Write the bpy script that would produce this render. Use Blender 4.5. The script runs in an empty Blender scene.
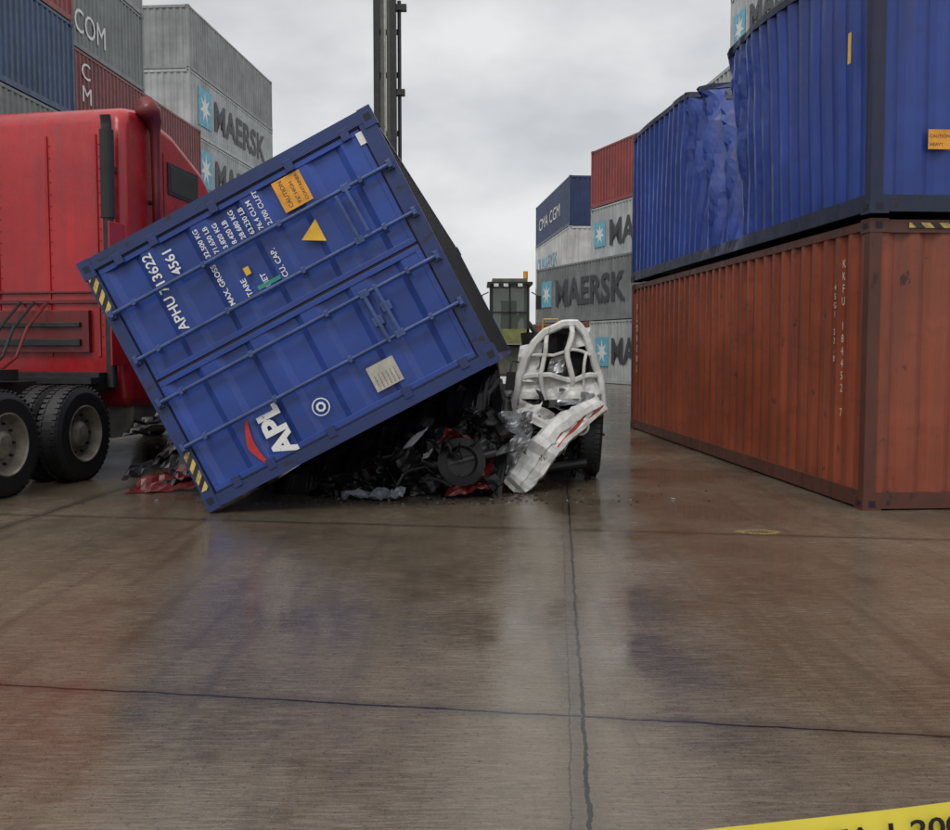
import bpy, math, random
from mathutils import Vector, Matrix, noise
random.seed(7)
S=bpy.context.scene
COL=S.collection

# ---------------------------------------------------------------- materials
def newmat(name):
    m=bpy.data.materials.new(name); m.use_nodes=True
    nt=m.node_tree; b=nt.nodes['Principled BSDF']
    return m,nt,b
def N(nt,t,**k):
    n=nt.nodes.new(t)
    for a,v in k.items(): setattr(n,a,v)
    return n
def ramp(nt,src,p0,p1,c0=(0,0,0,1),c1=(1,1,1,1)):
    r=nt.nodes.new('ShaderNodeValToRGB'); e=r.color_ramp.elements
    e[0].position=p0; e[1].position=p1; e[0].color=c0; e[1].color=c1
    nt.links.new(src,r.inputs[0]); return r
def mix(nt,f,a,b,mode='MIX'):
    m=nt.nodes.new('ShaderNodeMix'); m.data_type='RGBA'; m.blend_type=mode
    for i,v in ((0,f),(6,a),(7,b)):
        if hasattr(v,'links'): nt.links.new(v,m.inputs[i])
        else: m.inputs[i].default_value=v
    return m.outputs[2]
def c4(c): return (c[0],c[1],c[2],1)
def tex(nt,scale,mscale=(1,1,1),detail=5,rough=.6):
    t=nt.nodes.new('ShaderNodeTexCoord'); mp=nt.nodes.new('ShaderNodeMapping')
    mp.inputs['Scale'].default_value=mscale
    nt.links.new(t.outputs['Object'],mp.inputs[0])
    n=nt.nodes.new('ShaderNodeTexNoise'); n.inputs['Scale'].default_value=scale
    n.inputs['Detail'].default_value=detail; n.inputs['Roughness'].default_value=rough
    nt.links.new(mp.outputs[0],n.inputs['Vector']); return n.outputs['Fac']

def paint(name,c,rust=.5,rough=.42,dirt=.5,rustc=(.09,.03,.012),scuff=.4,sharp=.14):
    m,nt,b=newmat(name)
    big=tex(nt,.8,(1,1,1),3); st=tex(nt,2.6,(2.6,2.6,.14),5,.65); fine=tex(nt,7,(1,1,.6),6,.75)
    col=mix(nt,ramp(nt,big,.3,.72).outputs[0],c4([x*.66 for x in c]),c4([min(1,x*1.15+.004) for x in c]))
    dr=ramp(nt,st,.42,.72,(0,0,0,1),(dirt,dirt,dirt,1)).outputs[0]
    col=mix(nt,dr,col,c4([x*.36+.018 for x in c]))
    if scuff>0:
        sc=tex(nt,2.4,(1,.45,1.5),7,.8)
        col=mix(nt,ramp(nt,sc,.52,.52+sharp,(0,0,0,1),(scuff,scuff,scuff,1)).outputs[0],col,c4([x*.45+.012 for x in c]))
    th=.72-.13*rust
    rr=ramp(nt,fine,th-.02,th+.02).outputs[0]
    rs=ramp(nt,st,.40,.56).outputs[0]
    rm=mix(nt,1.0,rr,rs,'MULTIPLY')
    col=mix(nt,rm,col,c4(rustc))
    nt.links.new(col,b.inputs['Base Color'])
    ro=ramp(nt,fine,.3,.8,(rough-.12,)*3+(1,),(rough+.25,)*3+(1,)).outputs[0]
    nt.links.new(ro,b.inputs['Roughness'])
    bp=nt.nodes.new('ShaderNodeBump'); bp.inputs['Strength'].default_value=.6; bp.inputs['Distance'].default_value=.03
    nt.links.new(big,bp.inputs['Height']); nt.links.new(bp.outputs[0],b.inputs['Normal'])
    return m
def plain(name,c,rough=.5,metal=0,var=.3,scale=6):
    m,nt,b=newmat(name)
    n=tex(nt,scale,(1,1,1),5)
    col=mix(nt,ramp(nt,n,.3,.75).outputs[0],c4([x*(1-var) for x in c]),c4([min(1,x*(1+var)) for x in c]))
    nt.links.new(col,b.inputs['Base Color']); b.inputs['Roughness'].default_value=rough; b.inputs['Metallic'].default_value=metal
    return m
def worn(name,c,bgc,cut=.60):
    m,nt,b=newmat(name)
    n=tex(nt,22,(1,1,1),5,.7)
    col=mix(nt,ramp(nt,n,cut,cut+.05).outputs[0],c4(c),c4(bgc)); nt.links.new(col,b.inputs['Base Color']); b.inputs['Roughness'].default_value=.5
    return m
def hazard(name,c1,c2,k,ax=(1,0,1)):
    m,nt,b=newmat(name)
    t=nt.nodes.new('ShaderNodeTexCoord'); d=N(nt,'ShaderNodeVectorMath',operation='DOT_PRODUCT')
    nt.links.new(t.outputs['Object'],d.inputs[0]); d.inputs[1].default_value=[a*k for a in ax]
    f=N(nt,'ShaderNodeMath',operation='FRACT'); nt.links.new(d.outputs['Value'],f.inputs[0])
    g=N(nt,'ShaderNodeMath',operation='GREATER_THAN'); nt.links.new(f.outputs[0],g.inputs[0]); g.inputs[1].default_value=.5
    col=mix(nt,g.outputs[0],c4(c1),c4(c2)); 
    n=tex(nt,9,(1,1,1),5,.7); col=mix(nt,ramp(nt,n,.5,.62,(0,0,0,1),(.6,.6,.6,1)).outputs[0],col,(.05,.04,.035,1))
    nt.links.new(col,b.inputs['Base Color']); b.inputs['Roughness'].default_value=.5
    return m

BLUE=paint('blue_paint',(.019,.062,.31),.2,.32,.4,rustc=(.03,.025,.03),scuff=.35)
BLUE2=paint('royal_blue_paint',(.018,.054,.29),.3,.38,.6,rustc=(.03,.025,.03),scuff=.6)
NAVY=paint('navy_paint',(.018,.042,.13),.3)
DKBLUE=paint('slate_blue_paint',(.032,.075,.17),.5)
BROWN=paint('red_oxide_paint',(.285,.064,.028),.68,.38,.75,rustc=(.05,.018,.012),scuff=.7)
BROWNF=paint('red_oxide_frame',(.11,.032,.018),.9,.45,.7,rustc=(.025,.014,.01))
MAROON=paint('maroon_paint',(.20,.030,.030),.4)
REDC=paint('red_container_paint',(.28,.040,.035),.4)
GREY=paint('grey_paint',(.30,.32,.32),.5,.5,.5,rustc=(.14,.07,.04),scuff=.25)
LGREY=paint('light_grey_paint',(.46,.49,.49),.45,.5,.45,rustc=(.16,.08,.05),scuff=.2)
DGREY=paint('mid_grey_paint',(.22,.24,.24),.5,.5,.5)
WHITEC=paint('white_container_paint',(.62,.63,.62),.4,.5,.4,rustc=(.2,.1,.06),scuff=.2)
BFRAME=paint('dark_blue_frame',(.010,.020,.06),.9,.45,.7,rustc=(.02,.014,.012))
BFRAME2=paint('grimy_blue_frame',(.015,.038,.16),.9,.42,.8,rustc=(.02,.016,.016),scuff=.8)
STEEL=plain('dark_steel',(.03,.03,.032),.45,.3)
BLACK=plain('black_rubber',(.012,.012,.013),.55)
GASKET=plain('door_gasket',(.008,.010,.018),.6)
WHT=worn('white_lettering',(.74,.75,.74),(.30,.33,.42),.60)
DTXT=plain('dark_lettering',(.04,.045,.055),.55)
LBLUE=plain('light_blue_logo',(.13,.42,.55),.55)
ORNG=plain('orange_sticker',(.75,.33,.03),.5)
YEL=plain('yellow_sticker',(.72,.42,.03),.5)
BEIGE=plain('beige_plate',(.42,.40,.34),.5)
GREEN=plain('green_mark',(.03,.30,.2),.5)
REDS=plain('red_logo',(.5,.03,.03),.5)
HAZ=hazard('yellow_black_stripe',(.62,.45,.12),(.015,.015,.015),9)
HAZY=hazard('yellow_black_stripe_side',(.50,.38,.12),(.02,.015,.015),6,(1,1,1))
RWST=hazard('red_white_stripe',(.72,.72,.70),(.40,.04,.03),9,(1,0,-1))
TRED=paint('truck_red_paint',(.42,.011,.016),.1,.24,.55,rustc=(.08,.01,.012),scuff=.4)
TREDD=paint('truck_dark_red',(.16,.010,.013),.2,.35,.6)
GLASS=plain('dark_window_glass',(.012,.014,.017),.06,0,.2)
ALU=plain('dirty_aluminium',(.42,.40,.36),.38,.75,.3,5)
RIM=plain('dirty_rim',(.26,.235,.19),.5,.35,.45,7)
CHR=plain('dull_exhaust',(.16,.15,.145),.35,.8)
WRW=paint('crumpled_white_paint',(.66,.66,.63),.6,.33,.6,rustc=(.07,.045,.035),scuff=.6,sharp=.22)
WRS=plain('crumpled_silver',(.36,.37,.38),.3,.55,.4)
WRD=plain('wreck_dark',(.014,.013,.014),.38,.3,.6,4)
WRR=plain('wreck_red',(.13,.009,.011),.35,0,.5,4)
WRG=plain('wreck_grey',(.06,.06,.063),.4,.4,.5,4)
PLASTIC=plain('clear_plastic',(.20,.22,.25),.2,0,.4)
DKB=plain('locking_bar_paint',(.05,.085,.22),.35,.2,.4)

# ---------------------------------------------------------------- mesh builder
class MB:
    def __init__(s): s.v=[];s.f=[];s.m=[];s.mats=[]
    def mi(s,m):
        if m not in s.mats: s.mats.append(m)
        return s.mats.index(m)
    def q(s,ids,m): s.f.append(tuple(ids)); s.m.append(s.mi(m))
    def box(s,x0,x1,y0,y1,z0,z1,m,ny=1):
        b=len(s.v)
        for j in range(ny+1):
            y=y0+(y1-y0)*j/ny
            s.v+= [(x0,y,z0),(x1,y,z0),(x1,y,z1),(x0,y,z1)]
        s.q((b,b+1,b+2,b+3),m); e=b+4*ny; s.q((e+3,e+2,e+1,e),m)
        for j in range(ny):
            a=b+4*j; c=a+4
            for k in range(4): s.q((a+k,c+k,c+(k+1)%4,a+(k+1)%4),m)
    def obox(s,c,ax,ay,az,m):
        c,ax,ay,az=map(Vector,(c,ax,ay,az)); b=len(s.v)
        for sz in(-1,1):
            for sx,sy in((-1,-1),(1,-1),(1,1),(-1,1)):
                s.v.append(tuple(c+ax*sx+ay*sy+az*sz))
        for f in((3,2,1,0),(4,5,6,7),(0,1,5,4),(1,2,6,5),(2,3,7,6),(3,0,4,7)): s.q([b+i for i in f],m)
    def tube(s,pts,r,m,n=8):
        pts=[Vector(p) for p in pts]; b=len(s.v); k=len(pts)
        for i,p in enumerate(pts):
            d=(pts[min(i+1,k-1)]-pts[max(i-1,0)]).normalized()
            a=d.cross(Vector((0,0,1)));
            if a.length<.1: a=d.cross(Vector((0,1,0)))
            a.normalize(); c=d.cross(a)
            rr=r[i] if isinstance(r,(list,tuple)) else r
            for j in range(n):
                t=2*math.pi*j/n; s.v.append(tuple(p+a*math.cos(t)*rr+c*math.sin(t)*rr))
        for i in range(k-1):
            for j in range(n):
                s.q((b+i*n+j,b+i*n+(j+1)%n,b+(i+1)*n+(j+1)%n,b+(i+1)*n+j),m)
        s.q([b+j for j in range(n)][::-1],m); s.q([b+(k-1)*n+j for j in range(n)],m)
    def beam(s,pts,w,t,m):
        # flat pressed-steel section: w wide in the x-z plane, t deep along y
        pts=[Vector(p) for p in pts]; k=len(pts); b=len(s.v)
        for i,p in enumerate(pts):
            d=(pts[min(i+1,k-1)]-pts[max(i-1,0)]).normalized(); a=d.cross(Vector((0,1,0))).normalized(); y=Vector((0,1,0))
            for sa,sy in((-1,-.4),(-.6,-1),(.6,-1),(1,-.4),(1,1),(-1,1)): s.v.append(tuple(p+a*sa*w/2+y*sy*t/2))
        for i in range(k-1):
            for j in range(6): s.q((b+i*6+j,b+i*6+(j+1)%6,b+(i+1)*6+(j+1)%6,b+(i+1)*6+j),m)
        s.q([b+j for j in range(6)],m); s.q([b+(k-1)*6+j for j in range(6)],m)
    def lathe(s,c,axis,prof,n=36):
        c=Vector(c);axis=Vector(axis).normalized(); a=axis.cross(Vector((0,0,1)))
        if a.length<.1: a=axis.cross(Vector((0,1,0)))
        a.normalize(); d=axis.cross(a); b=len(s.v)
        for ax,r,_ in prof:
            for j in range(n):
                t=2*math.pi*j/n; s.v.append(tuple(c+axis*ax+a*math.cos(t)*r+d*math.sin(t)*r))
        for i in range(len(prof)-1):
            for j in range(n):
                s.q((b+i*n+j,b+(i+1)*n+j,b+(i+1)*n+(j+1)%n,b+i*n+(j+1)%n),prof[i+1][2])
    def corr(s,p0,u,ul,v,vl,n,m,pitch=.278,depth=.036,nv=1,seg=(.25,.25,.25)):
        p0,u,v,n=map(Vector,(p0,u,v,n))
        k=max(1,round(ul/pitch)); pt=ul/k; prof=[]
        for i in range(k):
            s0=i*pt; prof+=[(s0,0),(s0+seg[0]*pt,0),(s0+(seg[0]+seg[1])*pt,-depth),(s0+(seg[0]+seg[1]+seg[2])*pt,-depth)]
        prof.append((ul,0)); b=len(s.v)
        for a,o in prof:
            for j in range(nv+1):
                s.v.append(tuple(p0+u*a+n*o+v*(vl*j/nv)))
        w=nv+1
        for i in range(len(prof)-1):
            for j in range(nv):
                s.q((b+i*w+j,b+(i+1)*w+j,b+(i+1)*w+j+1,b+i*w+j+1),m)
    def obj(s,name,parent=None,mat=None,smooth=False,bevel=0,fn=None):
        vs=[fn(Vector(v)) for v in s.v] if fn else s.v
        me=bpy.data.meshes.new(name); me.from_pydata([tuple(v) for v in vs],[],s.f)
        for m in s.mats: me.materials.append(m)
        me.polygons.foreach_set('material_index',s.m)
        if smooth: me.polygons.foreach_set('use_smooth',[True]*len(me.polygons))
        me.update(); o=bpy.data.objects.new(name,me); COL.objects.link(o)
        if parent: o.parent=parent
        if bevel:
            bm=o.modifiers.new('bevel','BEVEL'); bm.width=bevel; bm.segments=2; bm.limit_method='ANGLE'; bm.angle_limit=math.radians(35)
        return o
def empty(name,M=None):
    e=bpy.data.objects.new(name,None); COL.objects.link(e); e.empty_display_size=.3
    if M is not None: e.matrix_world=M
    return e
def text(parent,body,org,xd,yd,size,mat,align='LEFT',name='lettering',sx=1.0,spacing=1.0,bold=0):
    cu=bpy.data.curves.new(name,'FONT'); cu.body=body; cu.size=size; cu.align_x=align; cu.space_character=spacing; cu.offset=bold
    cu.resolution_u=3
    t=bpy.data.objects.new(name,cu); COL.objects.link(t)
    dg=bpy.context.evaluated_depsgraph_get()
    me=bpy.data.meshes.new_from_object(t.evaluated_get(dg)); bpy.data.objects.remove(t)
    me.materials.clear(); me.materials.append(mat)
    o=bpy.data.objects.new(name,me); COL.objects.link(o)
    xd=Vector(xd).normalized();yd=Vector(yd).normalized();zd=xd.cross(yd)
    M=Matrix(((xd.x,yd.x,zd.x,org[0]),(xd.y,yd.y,zd.y,org[1]),(xd.z,yd.z,zd.z,org[2]),(0,0,0,1)))
    o.parent=parent; o.matrix_local=M@Matrix.Diagonal((sx,1,1,1))
    return o
def frame(ew,el,eh,o):
    ew,el,eh=Vector(ew),Vector(el),Vector(eh)
    return Matrix(((ew.x,el.x,eh.x,o[0]),(ew.y,el.y,eh.y,o[1]),(ew.z,el.z,eh.z,o[2]),(0,0,0,1)))

# ---------------------------------------------------------------- containers
def container(M,L,H=2.59,W=2.438,paintm=GREY,framem=None,door=False,fn=None,nv=1):
    fr=framem or paintm
    E=empty('shipping_container',M)
    b=MB(); pw=.11; ny=int(L/.12) if fn else 1
    for x0,x1 in((0,pw),(W-pw,W)):
        b.box(x0,x1,0,pw,.11,H-.11,fr); b.box(x0,x1,L-pw,L,.11,H-.11,fr)
    for x0,x1 in((.004,.07),(W-.07,W-.004)):
        b.box(x0,x1,pw,L-pw,.02,.17,fr,ny); b.box(x0+.002,x1-.002,pw,L-pw,H-.09,H-.012,fr,ny)
    for y0,y1 in((.004,.09),(L-.09,L-.004)):
        b.box(pw,W-pw,y0,y1,.015,.16,fr); b.box(pw,W-pw,y0,y1,H-.12,H-.008,fr)
    cs=MB()
    for x0,x1 in((-.006,.165),(W-.165,W+.006)):
        for y0,y1 in((-.006,.178),(L-.178,L+.006)):
            for z0,z1 in((-.002,.118),(H-.118,H+.003)):
                cs.box(x0,x1,y0,y1,z0,z1,fr)
                ym=(y0+y1)/2; xf=x0-.001 if x0<0 else x1+.001; xx=(xf-.001,xf+.001)
                cs.box(min(xx),max(xx),ym-.045,ym+.045,z0+.035,z1-.035,GASKET)
                yf=y0-.001 if y0<0 else y1+.001; xm=(x0+x1)/2
                cs.box(xm-.03,xm+.03,yf-.001,yf+.001,z0+.03,z1-.03,GASKET)
    b.corr((.012,pw,.17),(0,1,0),L-2*pw,(0,0,1),H-.17-.088,(-1,0,0),paintm,nv=nv)
    b.corr((W-.012,pw,.17),(0,1,0),L-2*pw,(0,0,1),H-.17-.088,(1,0,0),paintm)
    b.corr((pw,L-.02,.16),(1,0,0),W-2*pw,(0,0,1),H-.28,(0,1,0),paintm)
    b.corr((.07,pw,H-.03),(0,1,0),L-2*pw,(1,0,0),W-.14,(0,0,1),paintm,depth=.02,nv=nv)
    b.box(.07,W-.07,.09,L-.09,.13,.155,STEEL)
    if not fn:
        k=int(L/.6)
        for i in range(1,k): b.box(.07,W-.07,i*L/k-.03,i*L/k+.03,.025,.128,STEEL)
    if not door: b.corr((pw,.02,.16),(1,0,0),W-2*pw,(0,0,1),H-.28,(0,-1,0),paintm)
    b.obj('body',E,fn=fn)
    cs.obj('corner_castings',E,fn=fn)
    if door:
        d=MB()
        for x0,x1 in((.125,W/2-.012),(W/2+.012,W-.125)):
            z0,z1=.175,H-.135; w=.05; left=x0<1
            d.box(x0,x0+w,.02,.075,z0,z1,paintm);d.box(x1-w,x1,.02,.075,z0,z1,paintm)
            d.box(x0+w,x1-w,.022,.073,z0,z0+w,paintm);d.box(x0+w,x1-w,.022,.073,z1-w,z1,paintm)
            d.corr((x0+w,.028,z0+w),(0,0,1),z1-z0-2*w,(1,0,0),x1-x0-2*w,(0,-1,0),paintm,pitch=.49,depth=.036,seg=(.3,.12,.46))
            bx=[.60,1.04] if left else [1.46,1.91]
            for x in bx:
                d.tube([(x,-.03,.06),(x,-.03,H-.06)],.020,DKB,10)
                for z in(.075,H-.075):
                    d.box(x-.045,x+.045,-.03,.003,z-.03,z+.03,fr)
                    d.box(x-.03,x+.035,-.055,-.031,z-.018,z+.018,DKB)
                for z in(.36,1.15,1.9,H-.3):
                    d.box(x-.038,x+.038,-.004,.02,z-.022,z+.022,DKB); d.box(x-.026,x+.026,-.054,-.005,z-.016,z+.016,DKB)
            if left:
                for x,zz,dr in((.60,.66,1),(1.04,.78,-1)):
                    d.obox((x+dr*.22,-.062,zz),(.25,0,.01),(0,.006,0),(0,0,.016),DKB)
                    d.box(x+dr*.26-.04,x+dr*.26+.04,-.05,.0,zz-.045,zz+.045,DKB)
                    d.box(x-.032,x+.032,-.066,-.012,zz-.045,zz+.045,DKB)
            else:
                for x,zz,dr in((1.46,.60,1),(1.91,.50,-1)):
                    d.obox((x+dr*.20,-.062,zz),(.22,0,.006),(0,.006,0),(0,0,.015),DKB)
                    d.box(x-.03,x+.03,-.064,-.012,zz-.04,zz+.04,DKB)
            hx=.125 if left else W-.125
            for z in(.3,.85,1.6,2.2,H-.35): d.box(hx-.05,hx+.05,-.010,.018,z-.04,z+.04,fr); 
        d.box(W/2-.012,W/2+.012,.03,.07,.175,H-.135,GASKET)
        for x in(.118,W-.118): d.box(x-.007,x+.007,.01,.07,.165,H-.125,GASKET)
        d.box(.125,W-.125,.03,.07,H-.135,H-.121,GASKET); d.box(.125,W-.125,.03,.07,.161,.175,GASKET)
        d.obj('door_leaves',E,bevel=.004)
    return E

def rowM(x,y,z,slope):
    el=Vector((slope,1,0)).normalized(); ew=Vector((el.y,-el.x,0))
    return frame(ew,el,(0,0,1),(x,y,z))
def rowMR(x,y,z,slope,W=2.438):
    el=Vector((slope,1,0)).normalized(); ew=Vector((el.y,-el.x,0))
    return frame(ew,el,(0,0,1),Vector((x,y,z))-ew*W)
def star_logo(E,org,xd,yd,s):
    xd,yd=Vector(xd),Vector(yd);n=xd.cross(yd);o=Vector(org)
    b=MB(); b.obox(o,xd*s,yd*s,n*.002,LBLUE); b.obj('logo_square',E)
    b=MB(); pts=[]
    for i in range(14):
        r=s*(.86 if i%2==0 else .33); a=math.pi/2+math.pi*i/7
        pts.append(tuple(o+n*.005+xd*math.cos(a)*r+yd*math.sin(a)*r))
    b.v=pts+[tuple(o+n*.005)]
    for i in range(14): b.q((14,i,(i+1)%14),WHT)
    b.obj('logo_star',E)
def maersk(E,side,L,H=2.59,W=2.438,start=.12,mat=DTXT,size=1.25,s=.55,sx=1.25):
    if side=='L': xd=(0,-1,0); x=-.005; y=lambda t:L-t
    else: xd=(0,1,0); x=W+.005; y=lambda t:t
    star_logo(E,(x,y(L*start+s),H*.52),xd,(0,0,1),s)
    text(E,'MAERSK',(x,y(L*start+2*s+.35),H*.52-size*.35),xd,(0,0,1),size,mat,'LEFT','maker_lettering',sx,1.0,.05)

TZ=2.60
RS=-.0675
c=container(rowM(3.47,8.87,0,RS),9.35,paintm=BROWN,framem=BROWNF)
def vtext(E,s,y,z,size,mat,x=-.004):
    for i,ch in enumerate(s): 
        if ch!=' ': text(E,ch,(x,y,z-i*size*1.05),(0,-1,0),(0,0,1),size,mat,'CENTER','stencil_letter')
WST=worn('faded_stencil',(.60,.55,.50),(.22,.06,.03),.55)
vtext(c,'KKFU 184452 7',.50,2.2,.11,WST); vtext(c,'45G1 22.8',.68,2.0,.08,WST)
vtext(c,'FLORENS',8.9,2.1,.17,WHT)
b=MB(); b.box(.35,1.3,-.009,-.003,2.51,2.555,HAZY); b.obj('warning_stripe',c)
def dent(v):
    H=2.59; t=max(0,min(1,v.z/H)); f=max(0,1-v.x/2.0); s=v.y
    yc=4.25+.9*(t-1)
    g=math.exp(-((s-yc-.22)/.20)**2); g2=math.exp(-((s-yc-.85)/.18)**2); g3=math.exp(-((s-yc-1.5)/.16)**2)
    dx=.60*t*g+.40*t*g2+.18*t*g3
    if 0<s<yc: dx-=.10*t*(max(0,math.sin(math.pi*s/max(yc,.1)))**.8)
    if s>yc: dx+=.14*t*math.exp(-(s-yc)/2.)
    w=math.exp(-((s-yc-.6)/1.4)**2)
    dx+=.20*t*w*noise.noise(Vector((0,s*2.0,v.z*1.3)))+.12*t*w*abs(noise.noise(Vector((5,s*4+v.z*2,v.z*3))))
    dx+=.015*math.sin(s*2.2+v.z*2)*t
    z=v.z-(.44*math.exp(-((s-4.60)/.42)**2)+.12*math.exp(-((s-5.6)/.4)**2))*t*t*f
    if s<4.2: z-=.26*t*t*(1-s/4.2)*f
    return Vector((v.x+dx*f,v.y,z))
cb=container(rowM(3.44,8.80,TZ+.03,RS),9.35,paintm=BLUE2,framem=BFRAME,fn=dent,nv=24)
b=MB(); b.box(.50,.70,-.006,.0,.55,.72,ORNG); b.obj('sticker',cb)
text(cb,'CAUTION',(.51,-.008,.65),(1,0,0),(0,0,1),.04,DTXT); text(cb,'HEAVY',(.51,-.008,.58),(1,0,0),(0,0,1),.04,DTXT)
b=MB(); b.box(-.09,-.084,.28,.33,1.35,1.62,YEL); b.obj('side_sticker',cb)
for k,m in enumerate((GREY,MAROON,LGREY)):
    container(rowM(6.45,14.3,k*TZ,-.087),12.19,paintm=m)
for k,m in enumerate((MAROON,GREY,BLUE2,DGREY,LGREY)):
    e=container(rowM(9.35,21.9,k*TZ,-.07),12.19,paintm=m)
    if k==4: maersk(e,'L',12.19,start=.03,size=1.2)
for k,m in enumerate((GREY,MAROON,GREY,REDC)):
    e=container(rowM(7.95,38.6,k*TZ,-.34),8.2,paintm=LGREY if k==2 else m)
    if k==2: maersk(e,'L',8.2,start=.05,size=1.5,sx=1.1)
e=container(rowM(6.25,38.7,TZ,-.35),10.0,paintm=DGREY); maersk(e,'L',10.0,start=.06,size=1.6,s=.6,sx=1.15)
e=container(rowM(6.25,38.7,0,-.35),4.2,paintm=LGREY)
star_logo(e,(-.006,3.0,1.3),(0,-1,0),(0,0,1),.6); text(e,'MA',(-.006,2.2,.85),(0,-1,0),(0,0,1),1.4,DTXT,bold=.05)
container(rowM(6.25-.335*4.25,38.7+4.03,0,-.35),6.06,paintm=BROWN)
for k,m in enumerate((MAROON,GREY,WHITEC,NAVY)):
    e=container(rowM(4.90,52.5,k*TZ,-.083),12.19,paintm=m)
    if k==3: text(e,'CMA CGM',(-.006,10.8,.9),(0,-1,0),(0,0,1),1.0,WHT,sx=1.7)
    if k==2: star_logo(e,(-.006,10.8,1.3),(0,-1,0),(0,0,1),.5); text(e,'MAERSK',(-.006,9.6,.9),(0,-1,0),(0,0,1),1.2,LBLUE,sx=1.3)
for k,m in enumerate((GREY,BROWN,DGREY,DKBLUE,REDC)):
    container(rowMR(-11.7,16.1,k*TZ,.05),12.19,paintm=m)
for k,m in enumerate((GREY,NAVY,GREY,MAROON)):
    e=container(rowMR(-11.9,29.7,k*TZ,.05),12.19,paintm=m)
    if k==3: text(e,'C\nM\nA',(2.443,1.0,1.8),(0,1,0),(0,0,1),.7,WHT,sx=1.4)
for k,m in enumerate((DGREY,GREY)):
    e=container(rowMR(-11.9,29.7,(4+k)*TZ,.05),6.06,paintm=m)
    if k==0: text(e,'COM',(2.443,.6,.5),(0,1,0),(0,0,1),1.0,WHT,sx=1.0)
for k,m in enumerate((MAROON,GREY,LGREY,LGREY,LGREY,GREY)):
    e=container(rowMR(-11.8,42.2,k*TZ,.08),12.19,paintm=m)
    if k in(2,3,4): maersk(e,'R',12.19,start=.08,size=1.75,s=.8,sx=1.2)
for k,m in enumerate((MAROON,GREY,BLUE2,DGREY,WHITEC)):
    container(rowMR(-14.4,42.3,k*TZ,.08),12.19,paintm=m)

# tilted container ---------------------------------------------------
ang=math.radians(27.6); Ht=2.896
el=Vector((.045,1,0)).normalized()
ew=Vector((-math.sin(ang),0,math.cos(ang))); ew=(ew-el*ew.dot(el)).normalized(); eh=ew.cross(el)
D=Vector((-2.34,8.72,.015))
MT=frame(ew,el,eh,D-eh*Ht)
T=container(MT,12.19,H=Ht,paintm=BLUE,framem=BFRAME2,door=True)
yf=.015
X=(1,0,0);Z=(0,0,1)
text(T,'APHU 713622',(1.50,yf,2.28),X,Z,.125,WHT,bold=.002)
text(T,'4561',(1.95,yf,2.10),X,Z,.125,WHT,bold=.002)
for i,(a,bb) in enumerate((('MAX. GROSS','32.500 KG'),('','71.650 LB'),('TARE','3.820 KG'),('','8.420 LB'),('NET','28.680 KG'),('','63.230 LB'),('CU. CAP.','76.4 CU.M'),('','2.700 CU.FT'))):
    z=1.82-i*.088
    text(T,a,(1.49,yf,z),X,Z,.068,WHT,bold=.001); text(T,bb,(1.95,yf,z),X,Z,.062,WHT,bold=.001)
text(T,'APL',(.13,yf,1.93),X,Z,.29,WHT,bold=.012)
b=MB()
def lab(x0,x1,z0,z1,m,y=yf): b.box(x0,x1,y-.003,y+.004,z0,z1,m)
lab(1.97,2.25,.79,1.06,ORNG); lab(2.17,2.28,.14,.22,WHT); lab(.24,.47,.82,1.08,BEIGE); lab(1.50,1.535,1.36,1.58,GREEN)
lab(1.66,1.73,1.57,1.62,YEL); 
k=len(b.v); b.v+=[(1.60,yf-.003,.86),(1.81,yf-.003,.86),(1.705,yf-.003,1.05)]; b.q((k,k+1,k+2),YEL)
k=len(b.v)
for i in range(9):
    t=i/8; b.v+=[(.10+.46*t,yf-.003,2.20+.05*math.sin(t*3)),(.10+.46*t,yf-.003,2.215+.05*math.sin(t*3)+.05*(1-abs(2*t-1))+.01)]
for i in range(8): b.q((k+2*i,k+2*i+2,k+2*i+3,k+2*i+1),REDS)
b.lathe((.36,yf-.003,1.58),(0,-1,0),[(0,.080,WHT),(.001,.070,WHT)],24)
b.lathe((.36,yf-.003,1.58),(0,-1,0),[(0,.045,WHT),(.001,.025,WHT)],8)
b.obj('stickers',T)
text(T,'CAUTION',(1.99,yf-.005,.97),X,Z,.055,DTXT);text(T,"9'6\" HIGH",(1.99,yf-.005,.89),X,Z,.048,DTXT);text(T,'CONTAINER',(1.99,yf-.005,.82),X,Z,.043,DTXT)
for i in range(6): text(T,'MFG NO 48213 KG',(.255,yf-.005,.85+i*.037),X,Z,.015,DTXT)
b=MB(); b.box(.18,.55,-.004,.0,Ht-.10,Ht-.03,HAZ); b.box(1.90,2.27,-.004,.0,Ht-.10,Ht-.03,HAZ); b.obj('warning_stripe',T)

# ---------------------------------------------------------------- red truck
el=Vector((.2,1,0)).normalized(); er=Vector((el.y,-el.x,0))
MTK=frame(er,el,(0,0,1),(-4.10,11.8,0))
K=empty('semi_truck',MTK)
def extr(prof,x0,x1,m):
    b=MB(); n=len(prof)
    for y,z in prof: b.v.append((x0,y,z))
    for y,z in prof: b.v.append((x1,y,z))
    b.q([i for i in range(n)],m); b.q([n+i for i in range(n)][::-1],m)
    for i in range(n): b.q((i,n+i,n+(i+1)%n,(i+1)%n),m)
    return b
b=extr([(0,1.18),(0,4.08),(.12,4.27),(.55,4.33),(1.25,4.18),(2.05,3.84),(2.75,3.30),(3.05,3.02),(3.6,2.25),(3.6,.75),(1.9,.6),(.05,.75)],-2.48,0,TRED)
o=b.obj('sleeper_cab',K,bevel=.13)
o.modifiers['bevel'].segments=4; o.modifiers['bevel'].harden_normals=True
for p in o.data.polygons: p.use_smooth=True
b=extr([(3.55,1.0),(3.55,2.28),(5.5,2.0),(5.85,1.75),(5.95,.75),(5.2,.7),(4.9,1.15),(4.2,1.2),(3.9,.8)],-2.2,-.28,TRED); b.obj('hood',K,bevel=.1)
b=MB()
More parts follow.
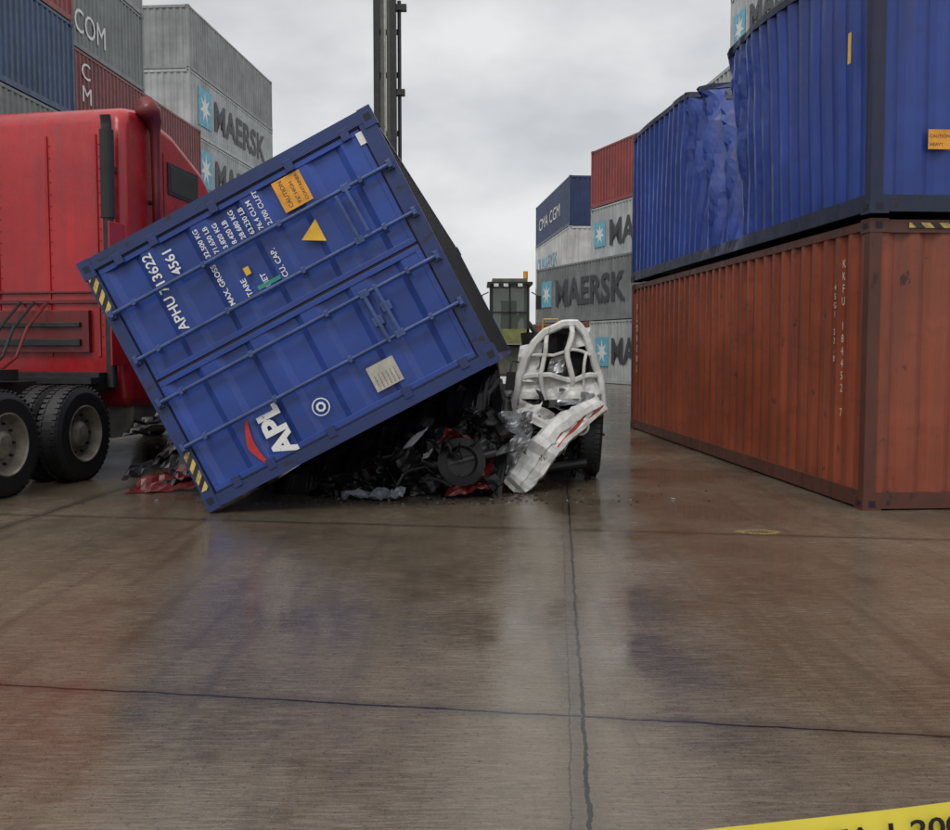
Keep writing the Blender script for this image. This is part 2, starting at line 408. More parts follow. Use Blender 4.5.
b.obox((.008,1.45,3.58),(.006,0,0),(0,.40,-.02),(0,.0,.20),BLACK); b.obox((.014,1.45,3.58),(.004,0,0),(0,.34,-.02),(0,0,.16),GLASS)
b.obox((.008,2.7,2.55),(.006,0,0),(0,.42,0),(0,.0,.32),BLACK); b.obox((.014,2.7,2.55),(.004,0,0),(0,.37,0),(0,0,.27),GLASS)
b.obox((-1.24,3.36,2.66),(1.05,0,0),(0,.25,-.35),(0,.012,.01),GLASS)
for y in(2.18,3.2): b.box(.002,.008,y-.008,y+.008,.9,2.95,BLACK)
b.box(.002,.008,.944,.956,1.0,3.9,BLACK)
b.tube([(.07,2.1,1.3),(.09,2.1,1.4),(.09,2.1,2.5),(.05,2.1,2.6)],.015,ALU)
b.obj('windows_and_trim',K,bevel=.003)
b=MB()
for x in(-2.34,-1.66,-.98,-.34): b.box(x-.015,x+.015,-.018,.02,1.35,3.95,TRED)
b.box(-2.40,-.10,-.035,.02,1.98,2.03,TREDD); b.box(-2.40,-.10,-.035,.02,2.10,2.13,TREDD)
b.box(-1.95,-.45,-.06,.02,1.40,1.9,TREDD); b.box(-1.85,-.55,-.10,-.055,1.48,1.56,STEEL); b.box(-1.85,-.55,-.10,-.055,1.70,1.76,STEEL)
b.box(-.03,-.005,-.30,.03,1.25,2.9,TRED); b.box(-2.475,-2.45,-.42,.03,1.25,3.9,TRED)
for x in(-2.34,-1.66,-.98,-.34):
    for i in range(18): b.obox((x+.04,-.004,1.45+i*.14),(.007,0,0),(0,.006,0),(0,0,.007),TREDD)
b.obj('rear_wall_trim',K,bevel=.01)
b=MB()
for x,r in((-.10,.060),(-2.32,.060)):
    b.tube([(x,-.16,1.0),(x,-.16,2.9),(x,-.16,4.02),(x,-.18,4.12)],r,STEEL,14); b.tube([(x,-.16,2.95),(x,-.16,3.95)],r+.02,BLACK,14)
    for z in (1.6,2.6,3.5): b.box(x-.03,x+.03,-.10,.0,z,z+.05,STEEL)
b.obj('exhaust_stacks',K,smooth=False)
b=MB(); 
b.tube([(.09,.60,2.6),(.09,.60,3.4),(.09,.60,4.05),(.09,.58,4.19),(.08,.52,4.29),(.07,.38,4.35)],[.05,.05,.06,.10,.13,.13],TREDD,16)
b.box(.0,.08,.58,.62,3.2,3.25,STEEL); b.box(.0,.08,.58,.62,2.7,2.75,STEEL)
b.obj('air_intake_stack',K,smooth=True)
b=MB()
for x in(-1.70,-.88): b.box(x,x+.09,-3.1,5.4,.82,1.08,STEEL)
for y in(-3.0,-2.3,-1.55,-.9,-.1,1,2.5): b.box(-1.62,-.87,y-.05,y+.05,.84,1.05,STEEL)
b.box(-1.75,-.72,-2.1,-1.0,1.10,1.22,STEEL)
b.tube([(-1.25,-1.55,1.22),(-1.25,-1.55,1.27)],.45,STEEL,24)
b.box(-2.35,-.15,-.35,-.04,.95,1.17,STEEL); b.box(-2.3,-.1,-.6,-.36,1.05,1.12,STEEL)
b.tube([(-.36,.2,.68),(-.36,2.2,.68)],.32,ALU,20); b.tube([(-2.1,.2,.68),(-2.1,2.2,.68)],.32,ALU,20)
b.box(-.62,-.02,2.3,3.5,.35,.42,ALU); b.box(-.62,-.02,2.3,3.5,.72,.78,ALU)
b.box(-2.3,-.2,5.75,6.05,.35,.75,ALU)
for x in(-2.35,-.62):
    b.box(x,x+.55,-3.25,-3.22,.18,1.0,BLACK)
    b.tube([(x+.05,-2.85,1.12),(x+.05,-2.2,1.22),(x+.05,-1.5,1.10)],.02,STEEL)
for y in(-2.2,-.9): b.tube([(-2.3,y,.52),(-.2,y,.52)],.09,STEEL,12); b.lathe((-1.25,y,.52),(1,0,0),[(-.22,0,STEEL),(-.2,.14,STEEL),(0,.22,STEEL),(.2,.14,STEEL),(.22,0,STEEL)],18)
for i in range(3):
    x=-1.0-.18*i; b.tube([(x,-.03,2.0),(x-.05,-.35,1.7),(x-.1,-.5,1.35),(x-.1,-.8,1.2)],.018,[TREDD,STEEL,STEEL][i],6)
b.obj('chassis',K)
def wheel(mb,c,ax,r=.52,w=.28,rim=RIM,deep=.11):
    mb.lathe(c,ax,[(w,r*.56,BLACK),(w,r*.86,BLACK),(w-.03,r*.965,BLACK),(w-.06,r,BLACK),(.06,r,BLACK),(.03,r*.965,BLACK),(0,r*.86,BLACK),(0,r*.6,BLACK),(-.004,r*.575,rim),(.012,r*.55,rim),(deep,r*.50,rim),(deep+.01,r*.30,rim),(deep-.05,r*.25,rim),(deep-.08,r*.17,rim),(deep-.085,0,rim)],40)
    a=Vector(ax).normalized(); u=a.cross(Vector((0,0,1)))
    if u.length<.1: u=Vector((0,1,0))
    u.normalize(); v=a.cross(u)
    for i in range(10):
        t=2*math.pi*i/10; p=Vector(c)+a*(deep+.005)+(u*math.cos(t)+v*math.sin(t))*r*.40
        mb.tube([p,p-a*.03],.016,STEEL,6)
    for i in range(48):
        t=2*math.pi*i/48; d=(u*math.cos(t)+v*math.sin(t)); tt=(-u*math.sin(t)+v*math.cos(t))
        for s0 in(.045,w-.075): mb.obox(Vector(c)+a*(s0+.015)+d*(r+.002),a*.028,tt*.022,d*.008,BLACK)
b=MB()
for y in(-2.2,-.9):
    wheel(b,(.02,y,.52),(-1,0,0)); wheel(b,(-.31,y,.52),(-1,0,0))
    wheel(b,(-2.50,y,.52),(1,0,0)); wheel(b,(-2.17,y,.52),(1,0,0))
wheel(b,(-.1,4.55,.52),(-1,0,0),rim=ALU,deep=.03); wheel(b,(-2.38,4.55,.52),(1,0,0),rim=ALU,deep=.03)
b.obj('wheels',K)

# ---------------------------------------------------------------- wreck
def nz(p,s): return noise.noise(Vector(p)*s)
def sheet(mb,c,u,v,m,nu=14,nv=10,amp=.08,seed=0,hole=None,curve=0,curvev=0,fq=1.0):
    c,u,v=Vector(c),Vector(u),Vector(v); n=u.cross(v).normalized(); b=len(mb.v); off=Vector((seed*7.3,seed*3.1,seed*1.7))
    for i in range(nu+1):
        for j in range(nv+1):
            a=i/nu*2-1; e=j/nv*2-1
            p=c+u*a+v*e
            d=amp*(1.6*abs(noise.noise(p*3*fq+off))-.3+.8*abs(noise.noise(p*7*fq+off)))
            p=p+n*(d+curve*(1-a*a)+curvev*(1-e*e))+u*noise.noise(p*2+off*2)*.25+v*noise.noise(p*2.3-off)*.25
            p.z=max(p.z,.006)
            mb.v.append(tuple(p))
    for i in range(nu):
        for j in range(nv):
            if hole and hole(i/nu,j/nv): continue
            k=b+i*(nv+1)+j
            mb.q((k,k+nv+1,k+nv+2),m); mb.q((k,k+nv+2,k+1),m)
V=empty('crushed_truck_wreck',Matrix())
def line(X): return (X+2.32)*.52
rnd=random.Random(3)
b=MB(); nx,ny=80,90; x0,x1=-2.05,1.28; y0,y1=9.95,19.5
for i in range(nx+1):
    for j in range(ny+1):
        x=x0+(x1-x0)*i/nx; yy=y0+(y1-y0)*j/ny
        if x>.3: yy+=1.0*min(1,(x-.3)/.25)
        edge=min(1,(i+1)/3,(nx-i)/3)*min(1,((j)/8)**.7)
        h=.66+.55*(i/nx)+.3*nz((x,yy,0),1.3)+.3*abs(nz((x,yy,3),3.2))-.2*abs(nz((x,yy,5),7))
        lim=(line(x)-.05) if x<.3 else (.92 if yy<15 else .3)
        z=max(-.04,min(h*edge,lim)); b.v.append((x+.08*nz((x,yy,9),4)*min(1,i/6),yy+.12*nz((x,yy,19),4),z))
for i in range(nx):
    for j in range(ny):
        a=i*(ny+1)+j; b.q((a,a+ny+1,a+ny+2,a+1),WRD)
b.obj('crushed_body',V)
b=MB()
def rv(s): return rnd.uniform(-s,s)
for i in range(150):
    x=rnd.uniform(-1.6,1.15); front=9.75 if x<.2 else 10.75
    y=front+abs(rnd.gauss(0,.25)); z=rnd.uniform(.03,max(.06,min(.90,line(x)-.40)))
    s=rnd.uniform(.05,.20)*(1 if x>-1.0 else .6)
    u=Vector((rv(1),rv(.5),rv(.5))).normalized()*s; w=Vector((rv(1),rv(.6),rv(1))); w=(w-u*w.dot(u)/u.length_squared).normalized()*s*rnd.uniform(.3,.8)
    if x>.2: y+=.1
    sheet(b,(x,y,z),u,w,rnd.choice([WRD]*11+[WRG]*4+([WRR] if i%3==0 else [WRD])+([WRW,WRS] if x>.2 else [])),9,7,.12,i,None,rv(.06),rv(.05),2)
for i in range(110):
    x=rnd.uniform(-1.4,1.15); y=(9.7 if x<.2 else 10.7)+rnd.random()*.5; z=rnd.uniform(.05,max(.1,min(.95,line(x)-.35)))
    p=Vector((x,y,z)); q=p+Vector((rv(.4),rv(.25),rnd.uniform(-.3,.15))); q.z=max(.02,min(q.z,line(q.x)-.2 if q.x<.3 else 1))
    mm=(p+q)/2+Vector((rv(.1),rv(.1),rnd.uniform(-.05,.1)))
    b.tube([p,p.lerp(mm,.6)+Vector((rv(.02),rv(.02),.01)),mm,q],rnd.uniform(.006,.020),rnd.choice([WRD,WRG,STEEL,WRD]),6)
b.tube([(-.9,9.9,.35),(-.3,9.8,.30),(.2,9.9,.42)],.045,WRG,10); b.tube([(.55,10.7,.12),(1.2,10.75,.22)],.06,WRD,12)
b.lathe((-.15,9.85,.32),(.2,-1,.2),[(0,.22,BLACK),(.10,.24,BLACK),(.12,.16,BLACK),(.06,.14,WRG),(.05,0,WRD)],26)
b.obj('crushed_parts',V)
def jig(p,a=.03,s=3.0):
    return p+Vector((nz(p,s),nz(p+Vector((9,0,0)),s),nz(p+Vector((0,9,0)),s)))*a
def dens(pl,k):
    out=[]; pl=[Vector(q) for q in pl]
    for a,bq in zip(pl[:-1],pl[1:]):
        for i in range(k): out.append(a.lerp(bq,i/k))
    out.append(pl[-1]); return out
# cab: bent roof arch and pillars in pressed steel, wrap-around skin, side skin, lamp and mirror
outl=[(.42,.66),(.44,.92),(.47,1.14),(.53,1.36),(.62,1.52),(.76,1.64),(.95,1.71),(1.10,1.71),(1.20,1.60),(1.28,1.38),(1.34,1.13),(1.38,.90),(1.39,.72)]
b=MB(); pts=[jig(q,.05) for q in dens([(x,10.90,z) for x,z in outl],3)]
b.beam(pts,.085,.07,WRW)
def pill(pl,w=.05,t=.04): b.beam([jig(q,.05,4) for q in dens(pl,4)],w,t,WRW)
pill([(.47,10.88,1.12),(.80,10.84,1.16),(1.05,10.84,1.13),(1.33,10.86,1.16)],.06,.05)
pill([(.56,10.90,1.40),(.85,10.87,1.37),(1.05,10.88,1.42),(1.26,10.88,1.39)],.035,.03)
pill([(.74,10.87,.88),(.70,10.84,1.16),(.76,10.86,1.40),(.80,10.90,1.63)],.05,.05)
pill([(1.02,10.86,.88),(1.04,10.83,1.14),(1.00,10.86,1.42),(1.04,10.90,1.69)],.06,.05)
pill([(1.20,10.87,.86),(1.17,10.84,1.14),(1.20,10.87,1.40)],.035,.04)
b.obj('cab_pillars',V,bevel=.004)
b=MB(); n=len(pts); cen=Vector((.92,0,.95)); lay=((1.0,.04),(1.02,.14),(1.01,.28),(.98,.42),(.93,.60),(.86,.80)); nl=len(lay)
for i,p in enumerate(pts):
    for j,(sc,dy) in enumerate(lay):
        q=Vector((p.x,0,p.z)); q=cen+(q-cen)*sc; q.y=10.92+dy
        q=jig(q,.07,2.5)+(q-cen).normalized()*.0
        q.z-=.07*abs(nz(q,5)); b.v.append(tuple(q))
for i in range(n-1):
    for j in range(nl-1):
        a=i*nl+j; b.q((a,a+nl,a+nl+1),WRW); b.q((a,a+nl+1,a+1),WRW)
o=b.obj('cab_shell',V); so=o.modifiers.new('t','SOLIDIFY'); so.thickness=.01
b=MB()
# folded lower panel, torn corner panels
sheet(b,(.90,10.90,1.01),(.44,-.02,.0),(.0,.02,.12),WRW,22,6,.07,4,None,.03,0,1.0)
sheet(b,(.60,10.94,1.28),(.12,-.02,.0),(.02,.02,.20),WRW,7,9,.06,5,None,.02,0,1.2)
sheet(b,(1.13,10.94,1.56),(.12,-.02,.02),(.02,.02,.10),WRW,8,6,.05,6)
sheet(b,(.90,10.93,1.27),(.09,-.02,.02),(.02,.02,.09),WRS,7,6,.06,7)
o=b.obj('cab_panels',V); so=o.modifiers.new('t','SOLIDIFY'); so.thickness=.008
b=MB(); sheet(b,(.90,11.25,1.22),(.38,0,.0),(0,0,.40),WRD,10,8,.05,8); sheet(b,(1.05,11.9,.9),(.28,.5,.0),(0,0,.5),WRD,10,8,.1,9)
sheet(b,(.92,11.0,.84),(.46,-.03,.03),(.0,.10,.07),WRW,20,5,.10,11,None,0,0,1.2); sheet(b,(1.12,10.82,.90),(.22,-.03,-.02),(.02,.03,.08),WRS,12,6,.10,12,None,0,0,1.6)
sheet(b,(.64,10.66,.74),(.18,-.1,-.08),(.03,.03,.09),WRW,10,6,.10,14,None,0,0,1.4)
for i in range(6): b.beam([jig(Vector((.62,10.62,.50+i*.045)),.04),jig(Vector((.80,10.60,.50+i*.05)),.05),jig(Vector((1.02,10.64,.52+i*.045)),.04)],.018,.02,WRG)
b.lathe((1.12,10.62,.62),(-.1,-1,.15),[(0,.10,WRS),(.04,.10,ALU),(.045,.08,ALU),(.0,.05,WRS),(-.01,0,WRS)],20)
b.tube([(.47,10.88,1.3),(.40,10.80,1.32),(.38,10.76,1.20)],.012,WRD); b.obox((.38,10.74,1.10),(.05,.01,0),(0,.02,0),(.01,0,.10),WRD)
b.obj('cab_interior_and_grille',V)
path=[(.37,9.96,.03),(.46,9.97,.12),(.56,10.0,.26),(.68,10.10,.42),(.82,10.24,.55),(.96,10.38,.65),(1.10,10.52,.73),(1.23,10.66,.79),(1.33,10.80,.83),(1.41,10.95,.84)]
b=MB(); P=dens(path,3); n=len(P)
cross=[(-.17,.14),(-.18,.06),(-.15,.0),(-.06,-.025),(.03,-.03),(.035,-.012),(.12,-.008),(.125,-.03),(.165,-.02),(.175,.09)]; nc=len(cross)
for i,p in enumerate(P):
    d=(P[min(i+1,n-1)]-P[max(0,i-1)]).normalized(); side=d.cross(Vector((0,-1,.25))).normalized(); nn=side.cross(d).normalized()
    if nn.y>0: nn=-nn
    tw=.56+.30*math.sin(.5+i*.11)+.10*nz((i*.6,0,0),1)
    kink=.035*(1 if (i%7) in (2,3) else -.5)
    for s_,o_ in cross: 
        q=p+side*s_*tw-nn*(o_)+nn*(kink+.07*(abs(nz(p+side*s_,4))-.15))+side*.03*nz((i*.5,s_*3,1),1)
        q.z=max(q.z,.01); b.v.append(tuple(q))
for i in range(n-1):
    for j in range(nc-1):
        a=i*nc+j; mt=RWST if (j==5 and i>10) else (WRD if j==0 else WRW)
        b.q((a,a+nc,a+nc+1),mt); b.q((a,a+nc+1,a+1),mt)
o=b.obj('bent_fender',V)
so=o.modifiers.new('t','SOLIDIFY'); so.thickness=.008
b=MB(); wheel(b,(1.42,11.2,.44),(-1,.1,.06),r=.43,w=.26); wheel(b,(1.38,12.9,.44),(-1,.05,.02),r=.43,w=.26); b.obj('wreck_wheels',V)
b=MB()
sheet(b,(.28,10.0,.56),(.25,-.03,.05),(.05,.05,.20),WRS,20,15,.16,21,None,.08,0,1.4)
sheet(b,(.42,10.1,.34),(.10,-.03,.02),(.02,.03,.15),WRS,11,11,.10,22,None,0,0,1.6)
sheet(b,(.54,10.3,.78),(.15,-.03,.06),(.02,.05,.06),WRW,10,7,.08,23,None,0,0,1.6)
b.obj('crumpled_panel',V)
b=MB(); sheet(b,(-.04,9.70,.07),(.20,.02,.03),(.02,.12,.04),WRR,14,10,.08,31,None,0,0,1.5)
sheet(b,(-.60,9.75,.52),(.13,-.03,.10),(.02,.02,.04),WHT,8,5,.05,32); sheet(b,(-.50,9.75,.40),(.07,-.03,.03),(.02,.02,.04),WHT,6,5,.05,35)
sheet(b,(.06,9.9,.20),(.12,.0,.06),(.0,.06,.05),WRR,8,6,.07,33)
b.obj('red_fragments',V)
b=MB(); sheet(b,(-.95,9.5,.04),(.32,.02,.0),(.0,.10,.02),PLASTIC,26,14,.07,41,None,0,0,1.9); b.obj('plastic_sheeting',V)
F=MB()
for i,(x,y,z,sx,m) in enumerate(((-3.15,10.2,.06,.35,TREDD),(-3.35,10.5,.22,.26,WRD),(-2.95,10.3,.14,.2,WRD),(-3.1,10.7,.42,.26,WRD),(-3.5,11.0,.65,.26,WRD),(-2.6,10.9,.25,.3,WRR),(-2.5,10.5,.08,.3,WRD),(-2.9,11.3,.5,.34,WRD),(-2.7,11.5,.35,.4,WRD),(-3.0,11.9,.6,.4,WRD))):
    sheet(F,(x,y,z),(sx,.05,.08),(.02,.20,.08),m,12,8,.10,50+i,None,0,0,1.5)
for i in range(20):
    p=Vector((-3.6+rnd.random()*1.2,10.2+rnd.random()*1.2,.05+rnd.random()*.7)); F.tube([p,p+Vector((.3*rnd.random(),.2,-.05)),p+Vector((.5*rnd.random(),.3,-.04))],.016,WRD,6)
F.obj('wreckage_debris')
b=MB()
for i in range(240):
    x=rnd.gauss(-.3,1.1); y=9.2+abs(rnd.gauss(0,.5)); s=rnd.uniform(.004,.016)
    if rnd.random()<.06: s*=2
    a=rnd.uniform(0,6.3); b.obox((x,y,.004+s*.2),(s*math.cos(a),s*math.sin(a),s*.1),(-s*.6*math.sin(a),s*.6*math.cos(a),0),(0,0,s*.2),rnd.choice([WRD,WRG,WRD,WRG,WRD,WRS,WRG]))
b.obj('scattered_fragments')

# ---------------------------------------------------------------- container forklift
KF=empty('container_forklift',Matrix.Translation((0,26.5,0)))
b=MB(); YM=plain('machine_paint',(.12,.13,.10),.45); CABG=plain('cab_olive_paint',(.22,.24,.08),.45)
mx=-2.32
for x in(mx-.30,mx+.12): b.box(x,x+.16,-.15,.15,.4,12.6,STEEL)
for x in(mx-.12,mx+.03): b.box(x,x+.09,-.08,.10,.5,13.4,YM)
for z in(1,3,5,7,8.5,9.6,11,12.4): b.box(mx-.32,mx+.30,.16,.22,z,z+.14,STEEL)
b.tube([(mx+.36,0,1),(mx+.36,0,10.4)],.05,STEEL); b.tube([(mx,-.18,1),(mx,-.18,13)],.03,ALU)
b.box(mx+.28,mx+.55,-.1,.1,10.15,10.3,STEEL); b.box(mx+.28,mx+.50,-.1,.1,8.0,8.15,STEEL)
b.obj('mast',KF)
b=MB(); b.box(-2.0,3.0,.0,2.6,.7,1.55,YM); b.box(1.6,2.9,.1,2.5,1.0,1.75,YM); b.obj('chassis',KF,bevel=.08)
b=MB()
cx0,cx1=.40,1.42
for x in(cx0,cx1-.07): 
    for y in(-.3,1.1): b.box(x,x+.07,y,y+.07,1.56,3.1,STEEL)
b.box(cx0-.08,cx1+.08,-.38,1.25,3.1,3.17,STEEL); b.box(cx0+.05,cx1-.05,-.30,1.15,3.17,3.26,YM); b.box(cx0,cx1,-.3,1.17,1.56,1.95,CABG)
b.box(cx0+.49,cx0+.53,-.31,-.272,1.95,3.1,STEEL); b.box(cx0+.07,cx1-.07,-.31,-.272,2.36,2.40,STEEL)
b.box(cx0+.30,cx0+.72,.45,.62,1.9,2.72,BLACK); b.box(cx0+.28,cx0+.74,.1,.6,1.95,2.12,BLACK)
b.lathe((cx0+.5,.0,2.3),(0,-1,.5),[(0,.19,BLACK),(.02,.20,BLACK),(.03,.17,BLACK)],16); b.tube([(cx0+.5,.0,2.3),(cx0+.5,.15,1.9)],.03,BLACK)
b.tube([(cx1-.1,-.2,3.25),(cx1-.1,-.2,3.45)],.06,ORNG); 
for x in(cx0+.15,cx0+.4,cx1-.25): b.box(x-.08,x+.08,-.46,-.38,3.02,3.14,BLACK); b.box(x-.06,x+.06,-.465,-.461,3.04,3.12,WHT)
b.tube([(cx0-.05,-.35,2.9),(cx0-.25,-.45,2.8)],.015,STEEL); b.box(cx0-.36,cx0-.2,-.47,-.43,2.45,2.8,BLACK)
b.tube([(cx1+.05,-.35,2.9),(cx1+.22,-.45,2.8)],.015,STEEL); b.box(cx1+.16,cx1+.30,-.47,-.43,2.45,2.8,BLACK)
for x in(cx1+.35,cx1+.75): b.tube([(x,-.3,1.5),(x,-.3,2.2)],.02,YEL)
b.tube([(cx1+.35,-.3,2.2),(cx1+.75,-.3,2.2)],.02,YEL)
# side tie rods / lift arm behind the cab
b.tube([(cx0+.2,1.6,1.5),(cx0+.9,1.6,2.4),(cx1+.5,1.6,1.6)],.10,YM,10)
b.obj('cab',KF)
gm,gnt,gb=newmat('clear_cab_glass'); gb.inputs['Base Color'].default_value=(.08,.11,.08,1); gb.inputs['Roughness'].default_value=.05; gb.inputs['Alpha'].default_value=.5
b=MB(); b.box(cx0+.07,cx1-.07,-.27,-.26,1.95,3.1,gm); b.box(cx0+.07,cx1-.07,1.12,1.13,1.95,3.1,gm); b.obj('cab_glass',KF)
b=MB(); wheel(b,(-1.2,-.25,.8),(0,1,0),r=.8,w=.5); wheel(b,(2.2,-.1,.65),(0,1,0),r=.65,w=.4); wheel(b,(-1.2,2.3,.8),(0,1,0),r=.8,w=.5); wheel(b,(2.2,2.3,.65),(0,1,0),r=.65,w=.4); b.obj('wheels',KF)

# ---------------------------------------------------------------- caution tape
TPM=plain('yellow_tape',(.78,.66,.08),.35,0,.08)
TP=empty('caution_tape',Matrix())
b=MB(); n=60
def tz(x): return .528+.135*(x-.978)
for i in range(n+1):
    x=-2.1+4.5*i/n; z=max(tz(x),.085); y=2.0+.01*math.sin(x*5); b.v+= [(x,y-.006,z-.075),(x,y,z)]
for i in range(n): b.q((2*i,2*i+2,2*i+3,2*i+1),TPM)
b.obj('tape_band',TP,smooth=True)
xd=Vector((1,0,.135)).normalized(); zd=Vector((-.135,0,1)).normalized()
for i in range(4):
    x=-1.02+i*.82
    text(TP,'LINEA 1 2001',(x,1.975,tz(x)-.062),xd,zd,.058,BLACK,sx=1.25,bold=.0012)
PO=MB(); PO.lathe((2.42,2.0,0),(0,0,1),[(0,0,BLACK),(0,.2,BLACK),(.04,.19,BLACK),(.06,.05,ORNG),(.95,.035,ORNG),(1.0,.0,ORNG)],20); PO.obj('delineator_post')

# ---------------------------------------------------------------- ground
m,nt,bs=newmat('wet_concrete')
L=nt.links
tc=nt.nodes.new('ShaderNodeTexCoord'); sep=nt.nodes.new('ShaderNodeSeparateXYZ'); L.new(tc.outputs['Object'],sep.inputs[0])
def M2(op,a,b=None):
    n=nt.nodes.new('ShaderNodeMath'); n.operation=op
    for i,v in enumerate((a,b)):
        if v is None: continue
        if isinstance(v,(int,float)): n.inputs[i].default_value=v
        else: L.new(v,n.inputs[i])
    return n.outputs[0]
big=tex(nt,.42,(1,1,1),4,.6); med=tex(nt,1.7,(1,.8,1),6,.68); streak=tex(nt,1.0,(2.2,16,1),5,.7); fine=tex(nt,38,(1,1,1),4,.75)
tin=tex(nt,1,(7,70,1),3,.65); pit=tex(nt,140,(1,1,1),2,.6)
longs=tex(nt,1.0,(6,.3,1),4,.6)
wob=M2('MULTIPLY',M2('SUBTRACT',tex(nt,3.5,(1,1,1),6,.75),.5),.055)
u=M2('ADD',M2('SUBTRACT',sep.outputs[0],M2('MULTIPLY',sep.outputs[1],.083)),wob)
w=M2('ADD',M2('ADD',sep.outputs[1],M2('MULTIPLY',sep.outputs[0],.152)),wob)
def joint(c,off,per,wd): return M2('LESS_THAN',M2('PINGPONG',M2('SUBTRACT',c,off),per/2),wd)
def near(c,off,per,wd): return M2('SUBTRACT',1.0,M2('MINIMUM',M2('DIVIDE',M2('PINGPONG',M2('SUBTRACT',c,off),per/2),wd),1.0))
jm=M2('MAXIMUM',M2('MAXIMUM',joint(u,.105,4.6,.0075),M2('MULTIPLY',joint(u,.050,4.6,.003),.6)),joint(w,3.93,4.12,.008))
st=M2('MAXIMUM',near(u,.08,4.6,.12),near(w,3.93,4.12,.10))
wet=ramp(nt,M2('ADD',M2('MULTIPLY',big,.6),M2('MULTIPLY',med,.4)),.42,.59).outputs[0]   # 1 = drier
col=mix(nt,wet,(.068,.050,.033,1),(.155,.120,.082,1))
col=mix(nt,ramp(nt,med,.42,.68,(0,0,0,1),(.6,.6,.6,1)).outputs[0],col,(.070,.053,.036,1))
col=mix(nt,ramp(nt,tin,.45,.68,(0,0,0,1),(.45,.45,.45,1)).outputs[0],col,(.23,.19,.14,1))
col=mix(nt,ramp(nt,streak,.50,.75,(0,0,0,1),(.35,.35,.35,1)).outputs[0],col,(.20,.16,.115,1))
col=mix(nt,ramp(nt,longs,.52,.75,(0,0,0,1),(.5,.5,.5,1)).outputs[0],col,(.042,.032,.023,1))
col=mix(nt,ramp(nt,fine,.55,.66,(0,0,0,1),(.65,.65,.65,1)).outputs[0],col,(.032,.026,.020,1))
col=mix(nt,ramp(nt,pit,.60,.68,(0,0,0,1),(.5,.5,.5,1)).outputs[0],col,(.28,.24,.19,1))
col=mix(nt,M2('MULTIPLY',st,.5),col,(.04,.031,.024,1))
col=mix(nt,jm,col,(.010,.009,.008,1))
dx=M2('SUBTRACT',sep.outputs[0],2.25); dy=M2('SUBTRACT',sep.outputs[1],7.85)
rr_=M2('ADD',M2('SQRT',M2('ADD',M2('MULTIPLY',dx,dx),M2('MULTIPLY',M2('MULTIPLY',dy,dy),2.0))),M2('MULTIPLY',M2('SUBTRACT',med,.5),.5))
ring=M2('MULTIPLY',M2('LESS_THAN',M2('ABSOLUTE',M2('SUBTRACT',rr_,.16)),.03),M2('GREATER_THAN',fine,.48))
col=mix(nt,M2('MULTIPLY',ring,.6),col,(.48,.42,.06,1))
L.new(col,bs.inputs['Base Color'])
ro=M2('ADD',M2('MULTIPLY',wet,.17),.060)
L.new(M2('ADD',ro,M2('MULTIPLY',ramp(nt,tin,.45,.7).outputs[0],M2('ADD',M2('MULTIPLY',wet,.13),.02))),bs.inputs['Roughness']); bs.inputs['IOR'].default_value=1.5
hh=M2('ADD',M2('ADD',M2('MULTIPLY',streak,1.0),M2('MULTIPLY',tin,.6)),M2('ADD',M2('MULTIPLY',fine,.3),M2('MULTIPLY',jm,-2.0)))
bp=nt.nodes.new('ShaderNodeBump'); bp.inputs['Distance'].default_value=.006
L.new(M2('ADD',M2('MULTIPLY',wet,.42),.10),bp.inputs['Strength'])
L.new(hh,bp.inputs['Height']); L.new(bp.outputs[0],bs.inputs['Normal'])
me=bpy.data.meshes.new('ground'); me.from_pydata([(-500,-100,0),(500,-100,0),(500,1200,0),(-500,1200,0)],[],[(0,1,2,3)]); me.materials.append(m)
g=bpy.data.objects.new('ground',me); COL.objects.link(g)

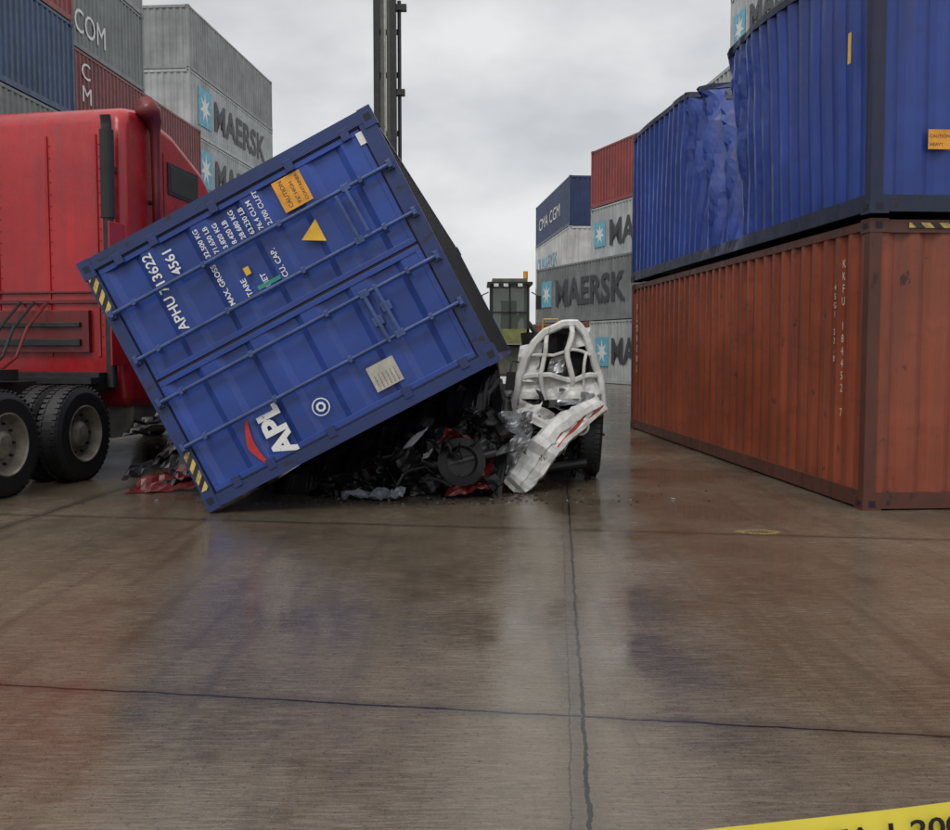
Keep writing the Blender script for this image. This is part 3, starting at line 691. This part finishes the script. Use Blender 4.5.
# ---------------------------------------------------------------- world, sun, camera
W=bpy.data.worlds.new('World'); S.world=W; W.use_nodes=True; nt=W.node_tree; bg=nt.nodes['Background']
sk=nt.nodes.new('ShaderNodeTexSky'); sk.sky_type='NISHITA'; sk.sun_disc=False
SE,SR=math.radians(52),math.radians(205)
sk.sun_elevation=SE; sk.sun_rotation=SR
tc=nt.nodes.new('ShaderNodeTexCoord'); mp=nt.nodes.new('ShaderNodeMapping'); mp.inputs['Scale'].default_value=(1,1,2.0); mp.inputs['Location'].default_value=(.35,.2,.1)
nt.links.new(tc.outputs['Generated'],mp.inputs[0])
nn=nt.nodes.new('ShaderNodeTexNoise'); nn.inputs['Scale'].default_value=3.2; nn.inputs['Detail'].default_value=5; nn.inputs['Roughness'].default_value=.5
nt.links.new(mp.outputs[0],nn.inputs['Vector'])
r=ramp(nt,nn.outputs['Fac'],.40,.60,(5.9,6.0,6.2,1),(8.6,8.6,8.6,1))
sp=nt.nodes.new('ShaderNodeSeparateXYZ'); nt.links.new(tc.outputs['Generated'],sp.inputs[0])
gr=ramp(nt,sp.outputs[2],0.35,.95,(1,1,1,1),(1.8,1.8,1.8,1))
c=mix(nt,1.0,r.outputs[0],gr.outputs[0],'MULTIPLY')
c=mix(nt,.92,sk.outputs[0],c)
nt.links.new(c,bg.inputs['Color']); bg.inputs['Strength'].default_value=.1
sl=bpy.data.lights.new('sun','SUN'); sl.energy=1.2; sl.angle=math.radians(25); sl.color=(1,.96,.90)
so=bpy.data.objects.new('sun',sl); COL.objects.link(so)
sd=Vector((math.sin(SR)*math.cos(SE),math.cos(SR)*math.cos(SE),math.sin(SE)))
so.rotation_euler=sd.to_track_quat('Z','Y').to_euler()
cam=bpy.data.cameras.new('camera'); co=bpy.data.objects.new('camera',cam); COL.objects.link(co)
cam.sensor_width=36; cam.lens=36*1000/950; cam.clip_end=3000; cam.clip_start=.05
co.location=(0,0,1.455); co.rotation_euler=(math.radians(90-3.84),0,0)
S.camera=co
S.view_settings.view_transform='Standard'; S.view_settings.look='None'; S.view_settings.exposure=0
